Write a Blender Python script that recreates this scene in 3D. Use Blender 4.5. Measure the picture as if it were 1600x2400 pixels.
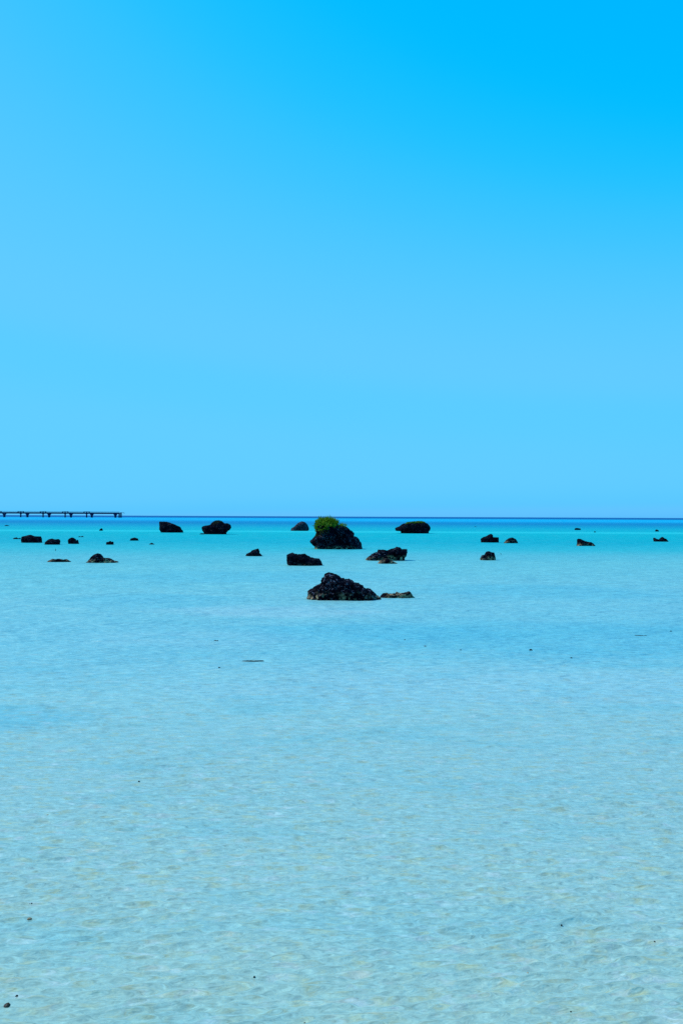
import bpy, math, random
import numpy as np
from mathutils import Vector, Matrix, noise as mn
from mathutils.bvhtree import BVHTree

sc = bpy.context.scene
for o in list(bpy.data.objects):
    bpy.data.objects.remove(o)
R = math.radians
random.seed(7)

# ------------------------------------------------------------------ camera
CAM_H, FOC = 5.0, 2600.0                 # metres above the water; focal length in photograph pixels
cam_d = bpy.data.cameras.new('camera')
cam_d.sensor_fit = 'VERTICAL'
cam_d.angle_y = 2 * math.atan(1200 / FOC)
cam_d.clip_start, cam_d.clip_end = 0.5, 80000
cam = bpy.data.objects.new('camera', cam_d)
sc.collection.objects.link(cam)
CAM_ROT = Matrix.Rotation(R(90.23), 3, 'X') @ Matrix.Rotation(R(0.258), 3, 'Z')
cam.matrix_world = Matrix.Translation((0, 0, CAM_H)) @ CAM_ROT.to_4x4()
sc.camera = cam

# ------------------------------------------------------------------ sky and sun
SUN_EL, SUN_AZ = 50.0, -76.0             # azimuth clockwise from the view direction (+Y)
w = bpy.data.worlds.new('World'); sc.world = w; w.use_nodes = True
nt = w.node_tree; bg = nt.nodes['Background']
sky = nt.nodes.new('ShaderNodeTexSky'); sky.sky_type = 'NISHITA'; sky.sun_disc = False
sky.sun_elevation, sky.sun_rotation = R(SUN_EL), R(SUN_AZ)
sky.air_density, sky.dust_density, sky.ozone_density = 1.0, 1.0, 3.0
sc1 = nt.nodes.new('ShaderNodeVectorMath'); sc1.operation = 'SCALE'; sc1.inputs['Scale'].default_value = 0.1
cur = nt.nodes.new('ShaderNodeRGBCurve')
sc2 = nt.nodes.new('ShaderNodeVectorMath'); sc2.operation = 'MULTIPLY'; sc2.inputs[1].default_value = (10, 10, 10.2)
def curve(c, pts):
    while len(c.points) < len(pts): c.points.new(0.5, 0.5)
    for p, (a, b) in zip(c.points, pts): p.location = (a, b); p.handle_type = 'AUTO_CLAMPED'
m = cur.mapping
curve(m.curves[0], [(0, 0), (.142, .0), (.160, .008), (.185, .040), (.215, .078), (.25, .106), (.29, .120), (.335, .106), (.41, .122), (1, .13)])
curve(m.curves[1], [(0, .20), (.15, .40), (.22, .478), (.26, .527), (.31, .562), (.36, .586), (.45, .606), (1, .65)])
curve(m.curves[2], [(0, .45), (.15, .85), (.28, 1.0), (.7, 1.0), (1, 1.0)])
m.update()
nt.links.new(sky.outputs[0], sc1.inputs[0]); nt.links.new(sc1.outputs[0], cur.inputs['Color'])
nt.links.new(cur.outputs[0], sc2.inputs[0]); nt.links.new(sc2.outputs[0], bg.inputs[0])
bg.inputs[1].default_value = 0.1

sun_d = bpy.data.lights.new('sun', 'SUN'); sun_d.energy = 3.2; sun_d.angle = R(0.53); sun_d.color = (1.0, .95, .86)
sun = bpy.data.objects.new('sun', sun_d); sc.collection.objects.link(sun)
sun_dir = Vector((math.sin(R(SUN_AZ)) * math.cos(R(SUN_EL)), math.cos(R(SUN_AZ)) * math.cos(R(SUN_EL)), math.sin(R(SUN_EL))))
sun.rotation_euler = sun_dir.to_track_quat('Z', 'Y').to_euler()
sun.location = sun_dir * 200

vs = sc.view_settings
vs.view_transform = 'Standard'; vs.look = 'None'; vs.exposure = 0.0; vs.gamma = 1.0; vs.use_curve_mapping = False
sc.render.engine = 'CYCLES'
sc.cycles.use_denoising = False
sc.cycles.max_bounces = 6
sc.cycles.sample_clamp_direct = 4.0

# ------------------------------------------------------------------ helpers
def ray(px, py):
    d = CAM_ROT @ Vector(((px - 800) / FOC, -(py - 1200) / FOC, -1)); return d
def ground(px, py):                       # where the ray through a pixel meets the water
    d = ray(px, py); t = CAM_H / -d.z
    return Vector((d.x * t, d.y * t, 0))
def at(px, py, Y):                        # the point of that ray at distance Y
    d = ray(px, py); t = Y / d.y
    return Vector((d.x * t, Y, CAM_H + d.z * t))
def mesh_obj(name, V, F, mat, parent=None, smooth=False):
    me = bpy.data.meshes.new(name); me.from_pydata([tuple(v) for v in V], [], F); me.update()
    if smooth: me.polygons.foreach_set('use_smooth', [True] * len(me.polygons))
    if mat: me.materials.append(mat)
    o = bpy.data.objects.new(name, me); sc.collection.objects.link(o)
    if parent: o.parent = parent
    return o
def tag(o, label, cat=None, group=None, kind=None):
    o['label'] = label
    if cat: o['category'] = cat
    if group: o['group'] = group
    if kind: o['kind'] = kind
    return o
def empty(name, loc):
    o = bpy.data.objects.new(name, None); sc.collection.objects.link(o); o.location = loc; o.empty_display_size = .3
    return o
class NT:                                 # small node-tree writer
    def __init__(s, name):
        s.mat = bpy.data.materials.new(name); s.mat.use_nodes = True; s.t = s.mat.node_tree; s.t.nodes.clear()
        s.out = s.n('ShaderNodeOutputMaterial')
    def n(s, typ, **kw):
        nd = s.t.nodes.new(typ)
        for k, v in kw.items(): setattr(nd, k, v)
        return nd
    def set(s, sock, v):
        if hasattr(v, 'is_output'): s.t.links.new(v, sock)
        else: sock.default_value = v
    def math(s, op, a, b=None, c=None, clamp=False):
        nd = s.n('ShaderNodeMath', operation=op, use_clamp=clamp)
        for i, v in enumerate((a, b, c)):
            if v is not None: s.set(nd.inputs[i], v)
        return nd.outputs[0]
    def vec(s, op, a, b=None):
        nd = s.n('ShaderNodeVectorMath', operation=op); s.set(nd.inputs[0], a)
        if b is not None: s.set(nd.inputs[1], b)
        return nd.outputs[0]
    def mapping(s, v, loc=(0, 0, 0), rot=(0, 0, 0), scale=(1, 1, 1)):
        nd = s.n('ShaderNodeMapping'); s.set(nd.inputs['Vector'], v)
        nd.inputs['Location'].default_value = loc; nd.inputs['Rotation'].default_value = rot; nd.inputs['Scale'].default_value = scale
        return nd.outputs[0]
    def noise(s, v, scale, detail=2.0, rough=.5, dist=0.0, out=0):
        nd = s.n('ShaderNodeTexNoise'); s.set(nd.inputs['Vector'], v)
        nd.inputs['Scale'].default_value = scale; nd.inputs['Detail'].default_value = detail
        nd.inputs['Roughness'].default_value = rough; nd.inputs['Distortion'].default_value = dist
        return nd.outputs[out]
    def ramp(s, f, stops, interp='LINEAR'):
        nd = s.n('ShaderNodeValToRGB'); s.set(nd.inputs[0], f); cr = nd.color_ramp; cr.interpolation = interp
        while len(cr.elements) < len(stops): cr.elements.new(.5)
        for e, (p, c) in zip(cr.elements, stops): e.position = p; e.color = tuple(c) + (1,) if len(c) == 3 else c
        return nd.outputs[0]
    def mix(s, f, a, b):
        nd = s.n('ShaderNodeMix', data_type='RGBA'); s.set(nd.inputs[0], f); s.set(nd.inputs[6], a); s.set(nd.inputs[7], b)
        return nd.outputs[2]
    def step(s, v, a, b):                 # smooth 0..1
        nd = s.n('ShaderNodeMapRange', interpolation_type='SMOOTHSTEP'); s.set(nd.inputs[0], v)
        nd.inputs[1].default_value = a; nd.inputs[2].default_value = b
        return nd.outputs[0]
    def shader(s, sh): s.t.links.new(sh, s.out.inputs['Surface'])

# ------------------------------------------------------------------ water
BODY = .75
def water_material():
    N = NT('sea_water')
    geo = N.n('ShaderNodeNewGeometry'); P = geo.outputs['Position']
    sep = N.n('ShaderNodeSeparateXYZ'); N.set(sep.inputs[0], P); Y = N.math('MAXIMUM', sep.outputs[1], 3.0)
    ly = N.math('LOGARITHM', Y, 10.0)
    # depth zones run along the shore and wander
    n1 = N.noise(N.mapping(P, (13, 4, 0), (0, 0, R(-12)), (.35, 1, 1)), .055, 3, .55)
    n2 = N.noise(N.mapping(P, (5, 71, 0), (0, 0, 0), (.3, 1, 1)), .004, 3, .55)
    near = N.step(Y, 170, 60)
    d1 = N.math('MULTIPLY', N.math('SUBTRACT', n1, .5), N.math('MULTIPLY', near, .34))
    d2 = N.math('MULTIPLY', N.math('SUBTRACT', n2, .5), .05)
    tilt = N.math('MULTIPLY', N.math('MULTIPLY', sep.outputs[0], -.0035), near)
    f = N.math('ADD', N.math('ADD', ly, d1), N.math('ADD', d2, tilt))
    f = N.math('DIVIDE', N.math('SUBTRACT', f, 1.0), 3.5)
    def p(d): return (math.log10(d) - 1) / 3.5
    col = N.ramp(f, [
        (p(10.1), (.345, .47, .37)), (p(20), (.33, .50, .44)), (p(32), (.30, .52, .48)), (p(38), (.25, .49, .48)),
        (p(46), (.20, .47, .48)), (p(54), (.20, .47, .48)), (p(68), (.20, .47, .47)), (p(110), (.16, .47, .46)),
        (p(140), (.11, .44, .45)), (p(170), (.03, .42, .44)), (p(215), (.001, .37, .42)), (p(300), (.001, .40, .43)), (p(340), (.001, .41, .44)),
        (p(357), (.02, .52, .53)), (p(372), (.02, .52, .53)), (p(392), (.001, .40, .44)), (p(480), (.001, .36, .44)), (p(560), (.001, .30, .43)),
        (p(800), (.001, .20, .39)), (p(1020), (.001, .24, .45)), (p(1350), (.001, .37, .60)),
        (p(2500), (.001, .37, .60)), (p(3300), (.001, .10, .30)), (p(9000), (.001, .085, .27))])
    # pools and banks of the sea bed
    n3 = N.noise(N.mapping(P, (3, 8, 0), (0, 0, R(6)), (.5, 1, 1)), .22, 4, .6)
    def bed(col, x, y, rx, ry, amount, c):
        v = N.vec('MULTIPLY', N.vec('SUBTRACT', P, (x, y, 0)), (1 / rx, 1 / ry, 0))
        ln = N.n('ShaderNodeVectorMath', operation='LENGTH'); N.set(ln.inputs[0], v)
        d = N.math('ADD', ln.outputs['Value'], N.math('MULTIPLY', N.math('SUBTRACT', n3, .5), 1.3))
        return N.mix(N.math('MULTIPLY', N.step(d, 1.25, .45), amount), col, c + (1,))
    pool, bank = (.10, .42, .48), (.30, .50, .50)
    col = bed(col, 10.5, 46, 10.5, 9, .62, pool); col = bed(col, 1.5, 48.5, 6.5, 4.0, .6, pool); col = bed(col, -9.2, 27.2, 3.2, 2.2, .5, pool)
    col = bed(col, -9, 92, 13, 11, .5, (.10, .43, .48)); col = bed(col, -3.2, 58, 6.0, 4.5, .75, bank); col = bed(col, -11, 66, 6, 6, .45, pool)
    col = bed(col, 5, 33, 9, 4.5, .6, bank); col = bed(col, 14, 75, 9, 9, .5, pool); col = bed(col, -7, 45, 5, 4, .35, bank)
    # mottled sand and painted caustic light in the shallows near the beach, shifted by refraction at the ripples
    Q = N.vec('ADD', P, N.vec('MULTIPLY', geo.outputs['Normal'], (.20, .26, 0)))
    m1 = N.noise(N.mapping(Q, (0, 0, 0), (0, 0, R(-10)), (.42, 1, 1)), 6.0, 3, .6, .3)
    shal = N.step(Y, 55, 12)
    col = N.mix(N.math('MULTIPLY', N.math('MULTIPLY', N.step(m1, .47, .74), shal), .75), col, (.43, .43, .22, 1))
    m3 = N.noise(N.mapping(Q, (31, 7, 0), (0, 0, R(-6)), (.42, 1, 1)), 4.6, 3, .6, .3)
    col = N.mix(N.math('MULTIPLY', N.math('MULTIPLY', N.step(m3, .52, .76), shal), .6), col, (.55, .58, .54, 1))  # pale patches put bed caustics into the water colour
    m2 = N.noise(N.mapping(P, (9, 3, 0), (0, 0, R(5)), (.55, 1, 1)), .45, 3, .55)
    col = N.mix(N.math('MULTIPLY', N.step(m2, .48, .70), .30), col, (.11, .42, .45, 1))
    # ripple and caustic light painted as streaks into the colour, finest near the beach
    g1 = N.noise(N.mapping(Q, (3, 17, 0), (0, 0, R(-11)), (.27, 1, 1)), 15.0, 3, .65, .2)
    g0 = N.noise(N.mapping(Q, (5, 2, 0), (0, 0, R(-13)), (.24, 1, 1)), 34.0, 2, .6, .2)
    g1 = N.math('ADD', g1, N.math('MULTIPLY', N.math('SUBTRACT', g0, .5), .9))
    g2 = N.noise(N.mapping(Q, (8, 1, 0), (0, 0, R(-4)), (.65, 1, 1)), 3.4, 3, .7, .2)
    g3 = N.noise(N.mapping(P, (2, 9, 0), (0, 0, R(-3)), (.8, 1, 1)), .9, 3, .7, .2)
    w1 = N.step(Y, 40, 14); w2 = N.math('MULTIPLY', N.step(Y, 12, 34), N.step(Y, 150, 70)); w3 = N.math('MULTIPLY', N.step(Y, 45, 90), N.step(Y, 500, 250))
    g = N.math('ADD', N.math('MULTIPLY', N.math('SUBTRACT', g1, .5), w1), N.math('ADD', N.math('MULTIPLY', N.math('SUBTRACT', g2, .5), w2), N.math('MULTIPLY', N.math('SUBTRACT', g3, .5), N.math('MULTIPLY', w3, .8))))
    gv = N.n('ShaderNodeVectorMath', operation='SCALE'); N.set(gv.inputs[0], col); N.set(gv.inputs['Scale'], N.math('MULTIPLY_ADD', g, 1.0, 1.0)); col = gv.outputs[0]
    # ripples: heights in metres
    def rip(rot, sx, sy, scale, amp, detail=2, rough=.55, dist=0.0, ridge=False):
        h = N.noise(N.mapping(P, (rot, -rot, 0), (0, 0, R(rot)), (sx, sy, 1)), scale, detail, rough, dist)
        if ridge: h = N.math('POWER', N.math('SUBTRACT', 1.0, N.math('ABSOLUTE', N.math('MULTIPLY_ADD', h, 3.0, -1.5))), 1.5)
        return N.math('MULTIPLY', N.math('SUBTRACT', h, .5), amp)
    far = N.step(Y, 18, 48)
    h = rip(-11, .5, 1, 15, .024, 2.0, .6, .4)
    hf = N.math('ADD', rip(-9, .6, 1, 5.0, .075, 2.5, .6, .6), rip(-24, .65, 1, 2.3, .16, 1.5, .5, .5))
    hf = N.math('ADD', hf, rip(17, .6, 1, 3.3, .09, 1.5, .5, .5))
    h = N.math('ADD', h, N.math('MULTIPLY', hf, far))
    h = N.math('ADD', h, N.math('MULTIPLY', rip(-14, .65, 1, .8, .42, 2.5, .55, .4), far))
    h = N.math('ADD', h, N.math('MULTIPLY', rip(-8, .6, 1, .2, 1.1, 2.5, .55, .4), far))
    bump = N.n('ShaderNodeBump'); bump.inputs['Strength'].default_value = 1.0; bump.inputs['Distance'].default_value = 1.0
    N.set(bump.inputs['Height'], h); nrm = bump.outputs[0]
    # unresolved ripples further out act as roughness
    rr = N.n('ShaderNodeMapRange', interpolation_type='SMOOTHSTEP'); N.set(rr.inputs[0], ly)
    for i, v in ((1, 1.1), (2, 1.9), (3, .05), (4, .50)): rr.inputs[i].default_value = v
    # light scattered up from the sand is only partly steered by the ripples; the reflecting skin follows them fully
    soft = N.vec('NORMALIZE', N.vec('ADD', N.vec('MULTIPLY', nrm, (BODY, BODY, BODY)), (0, 0, 1 - BODY)))
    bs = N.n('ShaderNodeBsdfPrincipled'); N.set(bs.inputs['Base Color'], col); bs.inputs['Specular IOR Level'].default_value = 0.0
    bs.inputs['Roughness'].default_value = 1.0; N.set(bs.inputs['Normal'], soft)
    N.set(bs.inputs['Coat Weight'], N.math('MULTIPLY_ADD', N.step(Y, 60, 300), -.62, 1.0)); bs.inputs['Coat IOR'].default_value = 1.333
    N.set(bs.inputs['Coat Roughness'], rr.outputs[0]); N.set(bs.inputs['Coat Normal'], nrm)
    N.shader(bs.outputs[0])
    return N.mat
def sea_mesh():
    ys = [8.0]
    while ys[-1] < 55: ys.append(ys[-1] + .023 * max(1, ys[-1] / 13) ** 1.25)
    dense = len(ys)
    while ys[-1] < 45000: ys.append(ys[-1] * 1.12)
    ys = [-3000, -300, -40, 3] + ys; Y = np.array(ys)
    NC = 760; u = np.linspace(-1, 1, NC)
    half = .40 * np.clip(Y, 8, None) + 2.0
    X = u[None, :] * half[:, None]
    pad = np.array([-60000., -6000.])
    X = np.concatenate([np.minimum(pad[None, :], X[:, :1] * 2 - 10 - np.array([[100., 0.]])), X, np.maximum(-pad[::-1][None, :], X[:, -1:] * 2 + 10 + np.array([[0., 100.]]))], axis=1)
    YY = np.repeat(Y[:, None], X.shape[1], 1); Z = np.zeros_like(X); dX = np.zeros_like(X); dY = np.zeros_like(X)
    rs = np.random.RandomState(5); r0, r1 = 4, 4 + dense
    x, y = X[r0:r1, 2:-2], YY[r0:r1, 2:-2]
    sp = np.maximum(np.gradient(Y[r0:r1])[:, None], (half[r0:r1] * 2 / NC)[:, None])
    fade = (np.clip((60 - y) / 25, 0, 1) * np.clip((1 - np.abs(u))[None, :] * 12, 0, 1) * np.clip((y - 8) / 1, 0, 1))
    # gusts: patches of livelier and calmer ripples
    gust = .75 + .25 * np.sin(x * .9 + 1.3 * np.sin(y * .33)) * np.sin(y * .55 + .8 * np.sin(x * .4))
    z = np.zeros_like(x); ax = np.zeros_like(x); ay = np.zeros_like(x)
    for i in range(100):
        lam = .09 * (.55 / .09) ** ((i + rs.rand()) / 100)
        th = R(90 - 13) + rs.normal(0, .28)         # crests lie across the view and run up to the right
        if rs.rand() < .15: th = R(90 - 30) + rs.normal(0, .3)
        kx, ky = 2 * math.pi / lam * math.cos(th) * -1, 2 * math.pi / lam * math.sin(th)
        k = 2 * math.pi / lam
        slope = .054 * (1.0 if lam < .20 else (.20 / lam) ** .8)
        amp = slope / k
        lod = np.clip((lam / sp - 2.5) / 2.5, 0, 1)
        ph = kx * x + ky * y + rs.rand() * 6.283 + .6 * np.sin(.7 * x * rs.rand() + .9 * y * rs.rand() + rs.rand() * 6)
        A = amp * lod * fade * (gust if lam < .5 else 1)
        z += A * np.sin(ph); c = A * np.cos(ph) * .9; ax += c * kx / k; ay += c * ky / k
    Z[r0:r1, 2:-2] = z; dX[r0:r1, 2:-2] = ax; dY[r0:r1, 2:-2] = ay
    co = np.stack([X + dX, YY + dY, Z], -1).astype(np.float32); nrw, ncl = X.shape
    idx = np.arange(nrw * ncl).reshape(nrw, ncl)
    q = np.stack([idx[:-1, :-1], idx[:-1, 1:], idx[1:, 1:], idx[1:, :-1]], -1).reshape(-1, 4)
    me = bpy.data.meshes.new('sea'); me.vertices.add(nrw * ncl); me.vertices.foreach_set('co', co.reshape(-1))
    me.loops.add(q.size); me.loops.foreach_set('vertex_index', q.reshape(-1).astype(np.int32))
    me.polygons.add(len(q)); me.polygons.foreach_set('loop_start', np.arange(0, q.size, 4, dtype=np.int32))
    me.polygons.foreach_set('use_smooth', np.ones(len(q), bool))
    me.update(calc_edges=True); me.validate()
    return me
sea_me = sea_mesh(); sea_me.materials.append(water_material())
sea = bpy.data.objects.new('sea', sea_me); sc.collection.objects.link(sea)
tag(sea, 'clear turquoise sea over shallow pale sand', kind='structure')

# ------------------------------------------------------------------ rock
def rock_material(name, tan_amt, tan_top, grey_amt, pale=0.0):
    N = NT(name)
    geo = N.n('ShaderNodeNewGeometry'); P = geo.outputs['Position']
    sep = N.n('ShaderNodeSeparateXYZ'); N.set(sep.inputs[0], P); z = sep.outputs[2]
    a = N.noise(P, 2.6, 5, .6); b = N.noise(P, 6.5, 4, .65); c = N.noise(P, .9, 3, .5)
    base = N.ramp(a, [(.40, (.0010, .0008, .0035)), (.58, (.003, .0025, .008)), (.72, (.013, .013, .026))])
    base = N.mix(N.math('MULTIPLY', N.step(a, .35, .65), pale), base, (.09, .09, .12, 1))
    grey = N.math('MULTIPLY', N.step(b, .54, .64), N.math('MULTIPLY', N.step(c, .42, .60), grey_amt))  # grey patches paint sunlit highlights into the dark rock colour
    base = N.mix(grey, base, (.12, .115, .15, 1))
    low = N.step(N.math('ADD', z, N.math('MULTIPLY', N.math('SUBTRACT', c, .5), tan_top * 1.6)), tan_top, tan_top * .15)
    tn = N.math('MULTIPLY', N.math('MULTIPLY', low, N.math('MULTIPLY', N.step(a, .46, .58), N.step(N.noise(P, .7, 2, .5), .38, .58))), tan_amt)
    base = N.mix(tn, base, N.ramp(b, [(.35, (.15, .11, .065)), (.65, (.72, .50, .28))]))
    bump = N.n('ShaderNodeBump'); bump.inputs['Strength'].default_value = .8; bump.inputs['Distance'].default_value = .035
    N.set(bump.inputs['Height'], N.math('ADD', b, N.noise(P, 28, 3, .6)))
    bs = N.n('ShaderNodeBsdfPrincipled'); N.set(bs.inputs['Base Color'], base); bs.inputs['Roughness'].default_value = .9
    bs.inputs['Specular IOR Level'].default_value = .03; N.set(bs.inputs['Normal'], bump.outputs[0])
    N.shader(bs.outputs[0]); return N.mat
ROCK = {'d': rock_material('black_limestone', .12, .35, .55), 't': rock_material('tide_bleached_limestone', .8, .8, .7),
        'm': rock_material('weathered_limestone', .8, .6, 1.3), 'g': rock_material('grey_limestone', .1, .3, 1.0, .6)}
ROCK['p'] = rock_material('wet_pebble', .5, .5, 1.6)

def resample(pts, n):
    P = np.array(pts + [pts[0]], float); seg = np.hypot(*np.diff(P, axis=0).T); s = np.r_[0, np.cumsum(seg)]
    t = np.linspace(0, s[-1], n, endpoint=False)
    return np.c_[np.interp(t, s, P[:, 0]), np.interp(t, s, P[:, 1])]
def crop(ox, oy, s, pts): return [(ox + x / s, oy + y / s) for x, y in pts]
rock_count = 0
def rock(name, pts, mat, label, cat='rock', group=None, depth=.42, rough=1.0, res=None, flare=.0):
    """pts: outline from the left waterline over the top to the right waterline (photograph pixels)."""
    global rock_count; rock_count += 1; seed = Vector((rock_count * 17.3, rock_count * 5.1, 0))
    yw = max(q[1] for q in pts); xm = .5 * (pts[0][0] + pts[-1][0])
    G = ground(xm, yw)
    Wpx = max(q[0] for q in pts) - min(q[0] for q in pts)
    D = depth * Wpx * G.y / FOC
    Yc = G.y + D * .75
    out = []
    for x, y in pts:
        q = at(x, y, Yc); out.append([q.x, q.z])
    z0 = out[0][1]                         # put both ends on the water
    zmax = max(o_[1] for o_ in out)
    sc_ = zmax / max(zmax - min(out[0][1], out[-1][1]), 1e-3)
    Wd = out[-1][0] - out[0][0]; H = zmax
    out[0][1] = min(out[0][1], .02 * H); out[-1][1] = min(out[-1][1], .02 * H)
    dip = max(.45 * H, .05 * Wd)
    low = [[out[-1][0] + flare * Wd, -dip * .5], [out[-1][0] - .06 * Wd, -dip], [out[0][0] + .06 * Wd, -dip], [out[0][0] - flare * Wd, -dip * .5]]
    poly = [tuple(q) for q in out + low]
    px = Wpx * .426
    nb = res or int(min(300, max(40, px * 3.2))); nr = max(14, int(nb * .36))
    B = resample(poly, nb)
    cx = .5 * (min(b_[0] for b_ in out) + max(b_[0] for b_ in out)); cz = .22 * H
    V = []; 
    for k in range(1, nr):
        ph = math.pi * k / nr; s = math.sin(ph) ** .62; c = math.cos(ph); yy = -D * math.copysign(abs(c) ** .8, c)
        for bx, bz in B: V.append((cx + (bx - cx) * s, yy, cz + (bz - cz) * s))
    F = []
    for k in range(nr - 2):
        for i in range(nb):
            j = (i + 1) % nb; F.append((k * nb + i, k * nb + j, (k + 1) * nb + j, (k + 1) * nb + i))
    V.append((cx, -D, cz)); V.append((cx, D, cz)); a, b = len(V) - 2, len(V) - 1; L = (nr - 2) * nb
    for i in range(nb):
        j = (i + 1) % nb; F.append((i, a, j)); F.append((L + i, L + j, b))
    me = bpy.data.meshes.new(name); me.from_pydata(V, [], F); me.update()
    nr_ = np.zeros(len(V) * 3); me.vertices.foreach_get('normal', nr_); nr_ = nr_.reshape(-1, 3)
    S = (Wd * H * 1.0) ** .5
    W = []
    for v, n in zip(V, nr_):
        q = Vector(v) / S + seed
        lump = mn.fractal(q * 1.9, 1.0, 2.0, 3, noise_basis='PERLIN_ORIGINAL')
        block = mn.noise(Vector((q.x * 3.2, q.y * 3.2, q.z * 4.6)) + Vector((lump, lump, lump)) * .6, noise_basis='VORONOI_F2F1')   # split blocks
        crag = mn.ridged_multi_fractal(q * 5.0, .8, 2.1, 4, 1.0, 2.0, noise_basis='PERLIN_ORIGINAL') - 1.2
        pit = mn.fractal(q * 13, .8, 2.0, 2, noise_basis='VORONOI_F1') - .4
        front = min(1.0, abs(v[1]) / D) ** 1.6    # the faces are more broken than the skyline
        d = S * rough * (lump * (.018 + .09 * front) + (block - .1) * (.012 + .055 * front) + crag * (.009 + .03 * front) - pit * (.014 + .012 * front))
        W.append((v[0] + n[0] * d, v[1] + n[1] * d, v[2] + n[2] * d))
    W = np.array(W)
    nearw = W[np.abs(W[:, 2]) < max(.06 * H, .03)]
    fy = nearw[:, 1].min() if len(nearw) else -D * .75
    Yb = G.y - fy
    k = Yb / Yc; W[:, 0] *= k; W[:, 2] *= k; W[:, 1] *= k
    ox = cx * k; W[:, 0] -= ox
    # stands in the water: pixel height grows with the ground distance, so the base stays on z = 0
    me.vertices.foreach_set('co', W.reshape(-1)); me.materials.append(ROCK[mat]); me.update()
    o = bpy.data.objects.new(name, me); sc.collection.objects.link(o); o.location = (ox, Yb, 0)
    tag(o, label, cat, group)
    return o

c1 = lambda p: crop(0, 1170, 3.92, p)
c2 = lambda p: crop(340, 1180, 3.92, p)
c3 = lambda p: crop(640, 1180, 3.92, p)
c4 = lambda p: crop(1000, 1180, 4.9, p)
c5 = lambda p: crop(1280, 1180, 4.9, p)
c6 = lambda p: crop(680, 1320, 4.9, p)
c8 = lambda p: crop(640, 1270, 4.612, p)
c9 = lambda p: crop(700, 1190, 8.711, p)

G_ = 'rocks standing in the shallow sea'
front = rock('rock', c6([(195, 432), (192, 405), (205, 380), (205, 325), (270, 275), (330, 255), (360, 235), (362, 200), (385, 160), (400, 130), (440, 120), (520, 130), (570, 160), (620, 190), (680, 190), (720, 215), (740, 240), (790, 240), (835, 265), (850, 295), (920, 310), (980, 350), (1000, 380), (1030, 400), (1048, 432)]), 'm',
     'large dark rock with a hump at left, nearest of all the rocks', group=G_, depth=.36)
rock('rock', c6([(1024, 402), (1035, 378), (1060, 350), (1105, 340), (1120, 355), (1200, 350), (1225, 332), (1245, 345), (1300, 340), (1375, 328), (1390, 350), (1405, 375), (1435, 402)]), 't',
     'low flat tan rock ledge touching the right end of the nearest rock', group=G_, depth=.30)
rock('rock', c8([(160, 260), (143, 200), (145, 140), (205, 122), (260, 138), (340, 132), (385, 155), (410, 178), (500, 182), (520, 215), (540, 260)]), 'd',
     'black block rock stepping down to the right, behind the nearest rock', group=G_, depth=.40)
rock('rock', c8([(1003, 204), (1010, 180), (1040, 155), (1090, 120), (1125, 112), (1135, 88), (1200, 85), (1230, 92), (1270, 75), (1310, 68), (1330, 55), (1370, 65), (1395, 85), (1445, 82), (1445, 110), (1435, 150), (1415, 180), (1415, 205)]), 'm',
     'craggy wedge rock rising to a ragged overhang at right, tan at its left foot', group=G_, depth=.38)
rock('rock', c8([(1125, 237), (1150, 205), (1190, 185), (1230, 180), (1270, 200), (1300, 212), (1350, 237)]), 't',
     'small jagged rock directly in front of the craggy wedge rock', group=G_, depth=.35)
big = rock('rock', c9([(330, 850), (330, 790), (270, 740), (225, 685), (280, 655), (300, 600), (350, 560), (370, 500), (360, 450), (330, 400), (340, 350), (370, 310), (420, 280), (500, 265), (600, 280), (720, 325), (850, 355), (960, 390), (1030, 440), (1040, 470), (1100, 490), (1130, 530), (1135, 565), (1105, 580), (1170, 600), (1215, 650), (1240, 700), (1270, 715), (1285, 780), (1300, 850)]), 'm',
     'biggest dark rock, undercut at left and topped with green shrubs', group=G_, depth=.40)
capped = rock('rock', c3([(1172, 276), (1170, 257), (1124, 252), (1118, 228), (1160, 210), (1180, 192), (1215, 182), (1260, 172), (1320, 170), (1390, 175), (1420, 188), (1440, 215), (1442, 240), (1428, 260), (1428, 276)]), 'd',
     'wide dark rock with a thin cap of green plants, left lip overhanging', group=G_, depth=.42)
rock('rock', c3([(160, 252), (165, 228), (190, 215), (215, 190), (235, 175), (262, 165), (290, 168), (310, 190), (325, 215), (330, 240), (318, 252)]), 'g',
     'greyish conical rock just left of the biggest rock', group=G_, depth=.42)
rock('rock', c2([(150, 268), (136, 245), (134, 168), (185, 166), (220, 172), (255, 185), (300, 205), (325, 215), (335, 240), (350, 250), (350, 268)]), 'd',
     'black rock with sheer left face, its top sloping down to the right', group=G_, depth=.42)
mossy = rock('rock', c2([(545, 284), (540, 265), (527, 245), (525, 215), (560, 205), (605, 195), (615, 175), (640, 160), (670, 156), (705, 165), (730, 182), (760, 182), (785, 198), (790, 225), (770, 250), (745, 265), (745, 284)]), 'd',
     'undercut dark rock bulging on both sides with moss on its top', group=G_, depth=.42)
rock('rock', c2([(498, 284), (512, 274), (530, 272), (545, 284)]), 'd',
     'tiny stone at the left foot of the moss-topped rock', group=G_)
rock('rock', c2([(923, 485), (930, 462), (965, 450), (985, 430), (1020, 420), (1040, 415), (1052, 440), (1050, 458), (1065, 468), (1083, 485)]), 'd',
     'small dark rock with a horn-like tip, left of the stepped block', group=G_)
rock('rock', c2([(35, 377), (48, 368), (60, 361), (72, 365), (90, 377)]), 'd',
     'tiny low rock below the sheer-faced black rock', group=G_)
rock('rock', c1([(205, 401), (200, 370), (205, 345), (240, 335), (285, 327), (320, 342), (370, 342), (385, 360), (388, 401)]), 'd',
     'rounded black rock, leftmost of the large ones', group=G_)
rock('rock', c1([(118, 367), (135, 354), (155, 351), (170, 361), (185, 356), (200, 367)]), 'd',
     'low jagged rock strip left of the rounded black rock', group=G_, depth=.25)
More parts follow.
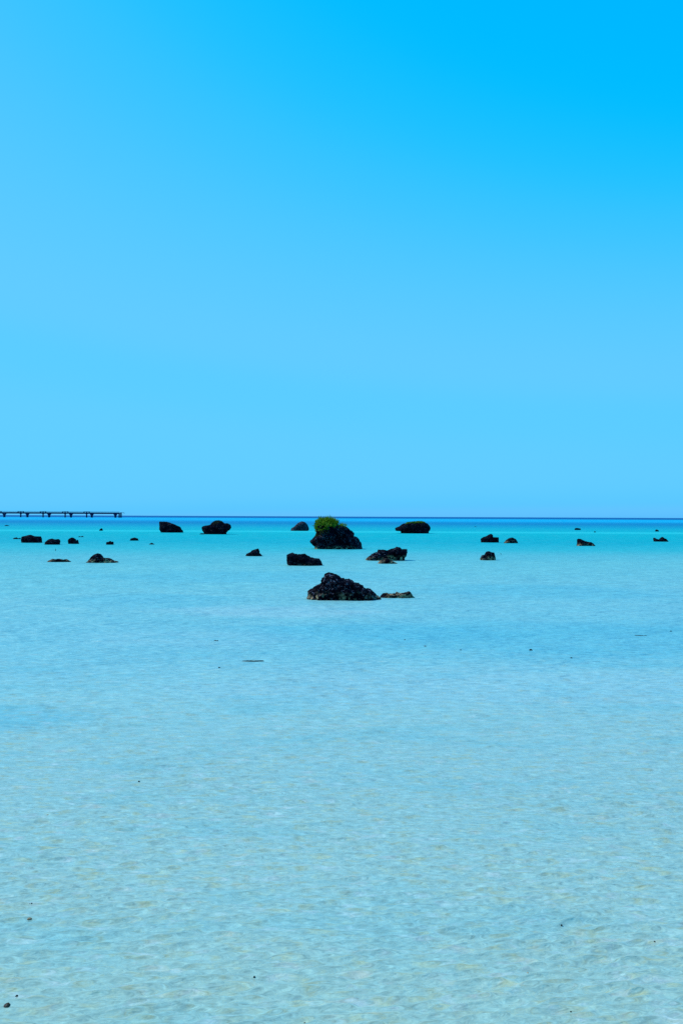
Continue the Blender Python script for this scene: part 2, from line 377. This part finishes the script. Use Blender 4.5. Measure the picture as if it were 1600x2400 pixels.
rock('rock', c1([(413, 418), (420, 390), (450, 370), (480, 362), (500, 370), (545, 366), (556, 385), (550, 418)]), 'd',
     'black square-topped rock just right of the rounded black rock', group=G_)
rock('rock', c1([(632, 411), (627, 375), (640, 358), (665, 350), (695, 365), (706, 386), (715, 370), (725, 395), (728, 411)]), 'd',
     'small black rock with a notched right shoulder, below the jetty', group=G_)
rock('rock', c1([(975, 418), (980, 395), (1005, 390), (1015, 381), (1022, 391), (1043, 390), (1045, 418)]), 'd',
     'small squarish black rock with a single nub on top', group=G_)
rock('rock', c1([(1195, 381), (1200, 362), (1235, 352), (1270, 362), (1274, 381)]), 'd',
     'small smooth dome rock right of the squarish nub-topped rock', group=G_)
rock('rock', c1([(912, 290), (920, 275), (935, 266), (945, 275), (947, 290)]), 'd',
     'tiny far rock alone below the right end of the jetty', group=G_)
rock('rock', c1([(715, 348), (730, 340), (745, 344), (760, 337), (775, 348)]), 'd',
     'thin rock sliver just behind the notched small rock', group=G_, depth=.25)
rock('rock', c1([(42, 246), (60, 236), (75, 239), (92, 246)]), 'd',
     'tiny far flat rock under the left part of the jetty', group=G_, depth=.3)
rock('rock', c1([(430, 578), (460, 560), (485, 548), (500, 555), (540, 548), (580, 558), (610, 550), (640, 565), (660, 578)]), 't',
     'flat tan and black rock ledge at left, left of the peaked rock', group=G_, depth=.3)
rock('rock', c1([(795, 586), (820, 560), (840, 535), (870, 505), (900, 496), (920, 505), (940, 535), (970, 540), (1000, 540), (1030, 555), (1060, 570), (1085, 586)]), 't',
     'peaked dark rock with a low tan shoulder on its right', group=G_, depth=.35)
rock('rock', c4([(618, 449), (615, 405), (640, 388), (680, 375), (720, 352), (738, 345), (752, 365), (755, 385), (820, 388), (825, 420), (822, 449)]), 'd',
     'black rock with a sharp peak at the middle and flat right half', group=G_)
rock('rock', c4([(880, 457), (905, 425), (935, 400), (975, 388), (1010, 405), (1035, 435), (1042, 457)]), 't',
     'small triangular rock streaked tan, right of the sharp-peaked rock', group=G_)
rock('rock', c4([(610, 653), (610, 630), (625, 600), (660, 590), (675, 560), (705, 543), (745, 560), (775, 565), (775, 590), (785, 620), (790, 653)]), 't',
     'small dark rock with tan foot, nearest on the right side', group=G_)
rock('rock', c5([(342, 488), (352, 455), (350, 415), (368, 403), (410, 415), (445, 435), (500, 445), (530, 460), (558, 488)]), 'm',
     'dark rock with a steep left face trailing off to the right', group=G_)
rock('rock', c5([(318, 305), (325, 285), (350, 281), (390, 288), (390, 305)]), 'd',
     'tiny far flat-topped rock above the steep-faced trailing rock', group=G_)
rock('rock', c5([(541, 332), (547, 322), (555, 316), (566, 332)]), 'd',
     'smallest far rock, a dot right of the far flat-topped rock', group=G_)
rock('rock', c5([(1243, 322), (1250, 303), (1265, 297), (1285, 310), (1289, 322)]), 'd',
     'tiny far dome rock at far right behind the spiky rock', group=G_)
rock('rock', c5([(1230, 439), (1226, 392), (1250, 408), (1265, 420), (1295, 412), (1330, 382), (1345, 400), (1370, 405), (1398, 439)]), 'd',
     'low spiky black rock, rightmost in view', group=G_)
rock('rock', c4([(540, 268), (548, 262), (560, 265), (574, 268)]), 'd',
     'thin far sliver of rock right of the plant-capped rock', group=G_, depth=.25)

# ------------------------------------------------------------------ plants on the rocks
def leaf_material(name, lo, mid, hi):
    N = NT(name)
    at_ = N.n('ShaderNodeAttribute'); at_.attribute_name = 'tone'
    col = N.ramp(at_.outputs['Fac'], [(.0, lo), (.5, mid), (1., hi)])
    df = N.n('ShaderNodeBsdfDiffuse'); N.set(df.inputs[0], col)
    tr = N.n('ShaderNodeBsdfTranslucent'); N.set(tr.inputs[0], col)
    mx = N.n('ShaderNodeMixShader'); mx.inputs[0].default_value = .3; N.set(mx.inputs[1], df.outputs[0]); N.set(mx.inputs[2], tr.outputs[0])
    N.shader(mx.outputs[0]); return N.mat
LEAF = leaf_material('shrub_leaf', (.014, .05, .003), (.12, .25, .012), (.38, .42, .06))
MOSS = leaf_material('dry_ground_cover', (.02, .04, .004), (.08, .10, .01), (.16, .15, .03))
N = NT('stem_bark'); bs = N.n('ShaderNodeBsdfDiffuse'); N.set(bs.inputs[0], N.ramp(N.noise(N.n('ShaderNodeNewGeometry').outputs['Position'], 14, 3), [(.3, (.03, .022, .012)), (.7, (.09, .065, .035))])); N.shader(bs.outputs[0]); BARK = N.mat

def in_poly(x, y, poly):
    c = False; j = len(poly) - 1
    for i in range(len(poly)):
        a, b = poly[i], poly[j]
        if (a[1] > y) != (b[1] > y) and x < (b[0] - a[0]) * (y - a[1]) / (b[1] - a[1]) + a[0]: c = not c
        j = i
    return c
CAM_INV = CAM_ROT.transposed()
def to_px(p):
    d = CAM_INV @ (Vector(p) - Vector((0, 0, CAM_H))); return 800 + FOC * d.x / -d.z, 1200 - FOC * d.y / -d.z
def sites(o, poly, nmin, count, rnd, back=True):
    """surface points of a rock inside a region of its front, and on the top behind it"""
    good = []
    for f in o.data.polygons:
        c = o.location + f.center
        if f.normal.z < nmin: continue
        x, y = to_px(c)
        if in_poly(x, y, poly): good.append((c, f.normal.copy(), f.area))
    if not good: return []
    return [(c + Vector((rnd.gauss(0, .02),) * 3), n) for c, n, a in rnd.choices(good, [g[2] for g in good], k=count)]
def foliage(name, pts, rnd, mat, parent, length, width, blades, up=.8, droop=.35, spread=.6):
    V, F, T = [], [], []
    for c, n in pts:
        axis = (n * (1 - up) + Vector((0, 0, up))).normalized(); tone0 = rnd.random()
        Ls = length * rnd.uniform(.4, 1.3)
        for _ in range(blades):
            d = (axis + Vector((rnd.gauss(0, spread), rnd.gauss(0, spread), rnd.gauss(0, spread * .5)))).normalized()
            L = Ls * rnd.uniform(.6, 1.1); wd = width * rnd.uniform(.7, 1.3)
            s = d.cross(Vector((rnd.gauss(0, 1), rnd.gauss(0, 1), rnd.gauss(0, 1)))).normalized() * wd
            p0 = c + d * L * .1; p1 = c + d * L * .6; p2 = c + d * L + Vector((0, 0, -droop * L * rnd.random()))
            k = len(V); V += [p0, p1 - s, p1 + s, p2]; F += [(k, k + 1, k + 2), (k + 1, k + 3, k + 2)]
            t = min(1, max(0, .62 * tone0 + .38 * rnd.random())); T += [t, t]
    org = parent.location if parent else Vector((0, 0, 0))
    o = mesh_obj(name, [v - org for v in V], F, mat, parent)
    a = o.data.attributes.new('tone', 'FLOAT', 'FACE'); a.data.foreach_set('value', T)
    return o
def stems(parent, pts, rnd, n, length):
    for i in range(n):
        c, nn = rnd.choice(pts); p = c - Vector((0, 0, .15)) - parent.location; V, F = [], []
        d = (nn * .3 + Vector((rnd.gauss(0, .25), rnd.gauss(0, .25), 1))).normalized()
        L = length * rnd.uniform(.6, 1.1); K = 5
        for k in range(K + 1):
            q = p + d * L * k / K + Vector((rnd.gauss(0, .015), rnd.gauss(0, .015), 0)) * k; r = .022 * (1 - .8 * k / K)
            for a in range(4): V.append(q + Vector((math.cos(a * 1.571) * r, math.sin(a * 1.571) * r, 0)))
        for k in range(K):
            for a in range(4): b = (a + 1) % 4; F.append((k * 4 + a, k * 4 + b, k * 4 + 4 + b, k * 4 + 4 + a))
        mesh_obj('stem', V, F, BARK, parent)
def shrub(rockobj, poly, seed, label, count, length, width, blades, nstem, nmin=-.15, up=.7, group='plants growing on the rocks'):
    rnd = random.Random(seed); pts = sites(rockobj, poly, nmin, count, rnd)
    base = min((p[0] for p in pts), key=lambda q: q.z)
    e = empty('shrub', base); tag(e, label, 'shrub', group)
    bpy.context.view_layer.update()
    foliage('foliage', pts, rnd, LEAF, e, length, width, blades, up=up)
    stems(e, [q for q in pts if q[1].z > .2] or pts, rnd, nstem, length * 1.5)
    return e
shrub(big, c9([(320, 520), (320, 240), (560, 240), (560, 340), (600, 470), (480, 470)]), 3, 'bright green leafy shrub draping the left shoulder of the biggest rock', 200, .52, .055, 13, 6)
shrub(big, c9([(360, 340), (400, 230), (740, 250), (740, 400), (560, 400)]), 4, 'tallest dense green shrub on the summit of the biggest rock', 190, .85, .055, 15, 8, nmin=.0, up=.85)
shrub(big, c9([(540, 330), (560, 240), (760, 260), (770, 350), (660, 370)]), 14, 'rounded green bush right of the tallest shrub on the biggest rock', 90, 1.1, .05, 15, 6, nmin=.0, up=.9)
shrub(big, c9([(700, 440), (700, 270), (960, 340), (960, 420), (800, 430)]), 5, 'thin twiggy dark green shrub on the right slope of the biggest rock', 45, .7, .03, 8, 10, nmin=.0, up=.9)
rnd = random.Random(8); pts = sites(big, c9([(330, 590), (360, 490), (480, 460), (650, 470), (630, 520), (480, 560), (380, 590)]), -.4, 420, rnd)
e = empty('ground_cover', pts[0][0]); tag(e, 'low yellow-green creeping plants on the front ledge of the biggest rock', 'plants'); bpy.context.view_layer.update()
foliage('foliage', pts, rnd, MOSS, e, .12, .035, 6, up=.3)
shrub(capped, c3([(1215, 190), (1230, 160), (1330, 150), (1395, 160), (1395, 182), (1330, 184), (1250, 188)]), 6, 'low green plant cap spread over the wide far rock', 200, .45, .08, 8, 4, nmin=.0, up=.6)
rnd = random.Random(9); pts = sites(mossy, c2([(612, 200), (630, 150), (700, 150), (715, 175), (690, 178), (650, 190)]), -.2, 220, rnd)
e = empty('moss', pts[0][0]); tag(e, 'dull green moss on the crown of the undercut rock', 'moss'); bpy.context.view_layer.update()
foliage('foliage', pts, rnd, MOSS, e, .16, .05, 6, up=.3)

# ------------------------------------------------------------------ jetty on the horizon
def jetty():
    Yj = ground(150, 1212.9).y; k = Yj / FOC                   # metres for a photograph pixel out there
    N = NT('hazed_steel'); P = N.n('ShaderNodeNewGeometry').outputs['Position']
    b = N.n('ShaderNodeBsdfPrincipled'); N.set(b.inputs['Base Color'], N.ramp(N.noise(P, .2, 3), [(.3, (.010, .014, .05)), (.7, (.022, .028, .08))])); b.inputs['Roughness'].default_value = .8; b.inputs['Specular IOR Level'].default_value = .1  # navy tint puts the blue of distant air into the steel colour
    N.shader(b.outputs[0]); steel = N.mat
    N = NT('railing_paint'); b = N.n('ShaderNodeBsdfDiffuse'); P = N.n('ShaderNodeNewGeometry').outputs['Position']
    N.set(b.inputs[0], N.ramp(N.noise(P, .3, 2), [(.3, (.03, .12, .22)), (.7, (.05, .16, .28))])); N.shader(b.outputs[0]); railm = N.mat
    X = lambda px: at(px, 1205, Yj).x
    root = empty('jetty', (X(0), Yj, 0)); tag(root, 'long dark pile jetty running in from the left along the horizon', 'jetty'); ox = root.location.x
    bpy.context.view_layer.update()
    Zw = lambda up: up * k                                     # height for a number of photo pixels above the waterline
    dk, dt = Zw(8.6), Zw(12.0)
    def boxes(name, L, mat, kind=None):
        V, F = [], []
        for (x0, x1, y0, y1, z0, z1, *tp) in L:
            t = tp[0] if tp else 0                             # taper: the bottom narrower by t on each side
            i = len(V)
            V += [(x0 + t - ox, y0, z0), (x1 - t - ox, y0, z0), (x1 - t - ox, y1, z0), (x0 + t - ox, y1, z0), (x0 - ox, y0, z1), (x1 - ox, y0, z1), (x1 - ox, y1, z1), (x0 - ox, y1, z1)]
            F += [(i, i + 3, i + 2, i + 1), (i + 4, i + 5, i + 6, i + 7), (i, i + 1, i + 5, i + 4), (i + 1, i + 2, i + 6, i + 5), (i + 2, i + 3, i + 7, i + 6), (i + 3, i, i + 4, i + 7)]
        o = mesh_obj(name, V, F, mat, root)
        if kind: o['kind'] = kind
        return o
    piers = [11 - 52.5 * 1, 11, 65, 116, 167, 215.8, 271]; cols = [49.4 - 52.3, 49.4, 101.7, 153.4, 203.6]
    xl, xr = X(-90), X(281.5)
    spans = [xl] + [X(p_) for p_ in piers] + [xr]
    for a, b_ in zip(spans[:-1], spans[1:]):                   # one girder from pier to pier
        boxes('girder', [(a + .06, b_ - .06, -2.6, 2.6, dk, dt - .5), (a + .02, b_ - .02, -3.2, 3.2, dt - .49, dt)], steel)
    for p_ in piers:
        x = X(p_)
        boxes('pier', [(x - 1.9 * k, x + 1.9 * k, -2.2, 2.2, -3, Zw(4.6)), (x - 4.4 * k, x + 4.4 * k, -2.6, 2.6, Zw(4.6) + .01, dk - .01, 2.6 * k)], steel)
    for p_ in cols:
        x = X(p_)
        boxes('column', [(x - 1.25 * k, x + 1.25 * k, -1.2, 1.2, -3, dk - .01), (x - 1.9 * k, x + 1.9 * k, -1.8, 1.8, dk - 1.0 * k, dk - .02)], steel)
        a, b_ = x - 6.8 * k, x + 6.6 * k; zt, zm = dt + 2.6 * k, dt + .4 * k     # lamp platform: an open frame above the deck
        boxes('lamp_platform', [(a + k, b_, -3.0, -2.0, zt - .8 * k, zt), (a + k, b_, 2.0, 3.0, zt - .8 * k, zt), (a, a + k, -3.0, 3.0, dt + .02, zt - .9 * k), (b_ - .8 * k, b_, -3, 3, dt + .02, zt - .81 * k), (x - .6 * k, x + .6 * k, -2.9, 2.9, dt + .02, zt - .81 * k), (a + .3 * k, b_ - .2 * k, -1.9, 1.9, dt + .8 * k, dt + 1.3 * k)], steel)
    for p_ in (280.0, 284.2):
        x = X(p_); boxes('column', [(x - 1.4 * k, x + 1.4 * k, -1.5, 1.5, -3, dk - .02 if p_ < 282 else dt + .6 * k)], steel)
    rail = []
    for y in (-3.1, 3.0):
        rail += [(xl, X(280), y, y + .1, dt + 2.05 * k, dt + 2.35 * k), (xl, X(280), y, y + .1, dt + 1.05 * k, dt + 1.3 * k)]
        x = xl
        while x < X(280): rail.append((x, x + .35, y + .11, y + .3, dt + .02, dt + 2.1 * k)); x += 3.2
    boxes('handrail', rail, railm, 'stuff')
    # curved davit at the seaward end
    V, F = [], []
    for i in range(13):
        a = R(170 - i * 19); c = (X(288.5) + 3.2 * k * math.cos(a) - ox, 0, dt - 1.2 * k + 2.0 * k * math.sin(a)); r = .35 * k
        for j in range(6): V.append((c[0] + r * math.cos(j * 1.047) * math.cos(a), r * math.sin(j * 1.047), c[2] + r * math.cos(j * 1.047) * math.sin(a)))
    for i in range(12):
        for j in range(6): b_ = (j + 1) % 6; F.append((i * 6 + j, i * 6 + b_, i * 6 + 6 + b_, i * 6 + 6 + j))
    mesh_obj('davit', V, F, steel, root)
jetty()

# ------------------------------------------------------------------ poles standing in the water
def pole(px0, py0, px1, py1, wpx, label):
    g = ground(px0, py0); top = at(px1, py1, g.y) - g; r = .5 * wpx * g.y / FOC; V, F = [], []
    prof = [(-.3, 1.2), (0, 1.2), (.25, 1.0), (.5, 1.05), (.52, 1.35), (.58, 1.35), (.6, .95), (.95, .8), (1, .5)]
    for t, s in prof:
        c = top * t + Vector((0, 0, 0)) + Vector((.06 * math.sin(t * 5), 0, 0))
        for j in range(7): V.append(c + Vector((math.cos(j * .8976) * r * s, math.sin(j * .8976) * r * s, 0)))
    n = len(prof)
    for i in range(n - 1):
        for j in range(7): b = (j + 1) % 7; F.append((i * 7 + j, i * 7 + b, i * 7 + 7 + b, i * 7 + 7 + j))
    F.append(tuple(range((n - 1) * 7, n * 7)))
    o = mesh_obj('pole', V, F, BARK); o.location = g; tag(o, label, 'pole', 'poles standing in the water')
pole(129.5, 1291.5, 132, 1286, 1.3, 'thin leaning pole in the water above the flat tan ledge')
pole(1173.6, 1299.5, 1171.6, 1296.2, 1.3, 'short leaning stake right of the nearest right-hand rock')

# ------------------------------------------------------------------ small stones and weed breaking the surface
SM = 'small stones breaking the surface'
def stone(x, y, wpx, hpx, label, mat='p'):
    wpx *= .85; h = wpx / 2; rn = random.Random(int(x * 7 + y)); top = lambda f: y - hpx * f * rn.uniform(.8, 1.1)
    rock('stone', [(x - h, y), (x - h * .7, top(.6)), (x - h * .2, top(1)), (x + h * .3, top(.9)), (x + h * .75, top(.55)), (x + h, y)], mat, label, 'stone', SM, depth=.5, rough=.8, res=36)
def weed(x0, x1, y, hpx, label):
    rn = random.Random(int(x0)); n = 15; pts = [(x0, y)]
    for i in range(1, n): pts.append((x0 + (x1 - x0) * i / n, y - hpx * (.25 + .75 * abs(mn.noise(Vector((x0 + i * .9, 3, 1)))) * 1.5)))
    rock('seaweed', pts + [(x1, y)], 'd', label, 'seaweed', 'strips of weed awash', depth=.08, rough=.6, res=60)
weed(566, 620, 1550, 4.6, 'long dark weed strip awash left of centre, below the nearest rock')
weed(501, 512, 1502, 3.2, 'short dark weed strip up and left of the long weed strip')
weed(1485, 1516, 1490, 3.2, 'thin dark weed strip near the right edge')
stone(514, 1565.5, 7, 2.2, 'flat dark stone awash lower left of the long weed strip')
stone(1243, 1524.5, 11, 3.2, 'brown stone awash right of centre in the darker channel', 'm')
stone(996, 1515, 7, 2, 'dark stone awash below the tan ledge')
stone(1079, 1524, 7, 2, 'dark stone awash left of the brown channel stone')
stone(948, 1500, 6, 1.8, 'dark stone awash below the right end of the nearest rock')
stone(1338, 1542.5, 7, 1.8, 'dark stone awash right of and below the brown channel stone')
stone(1571, 1480, 7, 1.8, 'dark stone awash at the right edge beside the thin weed strip')
stone(326, 1832, 6, 2, 'small dark stone alone in the open shallows at left')
stone(112, 1912, 9, 2.6, 'dark stone alone in the shallows near the left edge', 'm')
stone(1005, 1749, 6, 2, 'small dark stone alone in the open shallows right of centre')
stone(75, 2119, 5, 3, 'right one of a pair of tiny dark pebbles at left')
stone(70.5, 2119, 3, 2, 'left one of a pair of tiny dark pebbles at left')
stone(70, 2155, 13, 4, 'brown pebble below the pair of tiny pebbles', 't')
stone(40, 2335.5, 8, 3, 'small brown pebble up and right of the corner stone', 't')
stone(17, 2361, 21, 9, 'largest near stone, brown and black, at the lower left corner', 't')
stone(6, 2352, 8, 3, 'small pebble touching the left edge above the corner stone', 'm')
stone(596, 2291, 6, 3.5, 'black pebble near the bottom left of centre')
stone(1315, 2169.5, 5, 3.4, 'black pebble alone in the right-hand shallows')
stone(1337, 2372, 5, 2.6, 'black pebble near the bottom right')
stone(1533, 2207.5, 5, 2.4, 'grey pebble near the right edge')
stone(1236, 2281, 5, 2.2, 'dark pebble in the lower right shallows', 'm')
stone(714, 2399, 6, 3, 'dark pebble cut by the bottom edge')
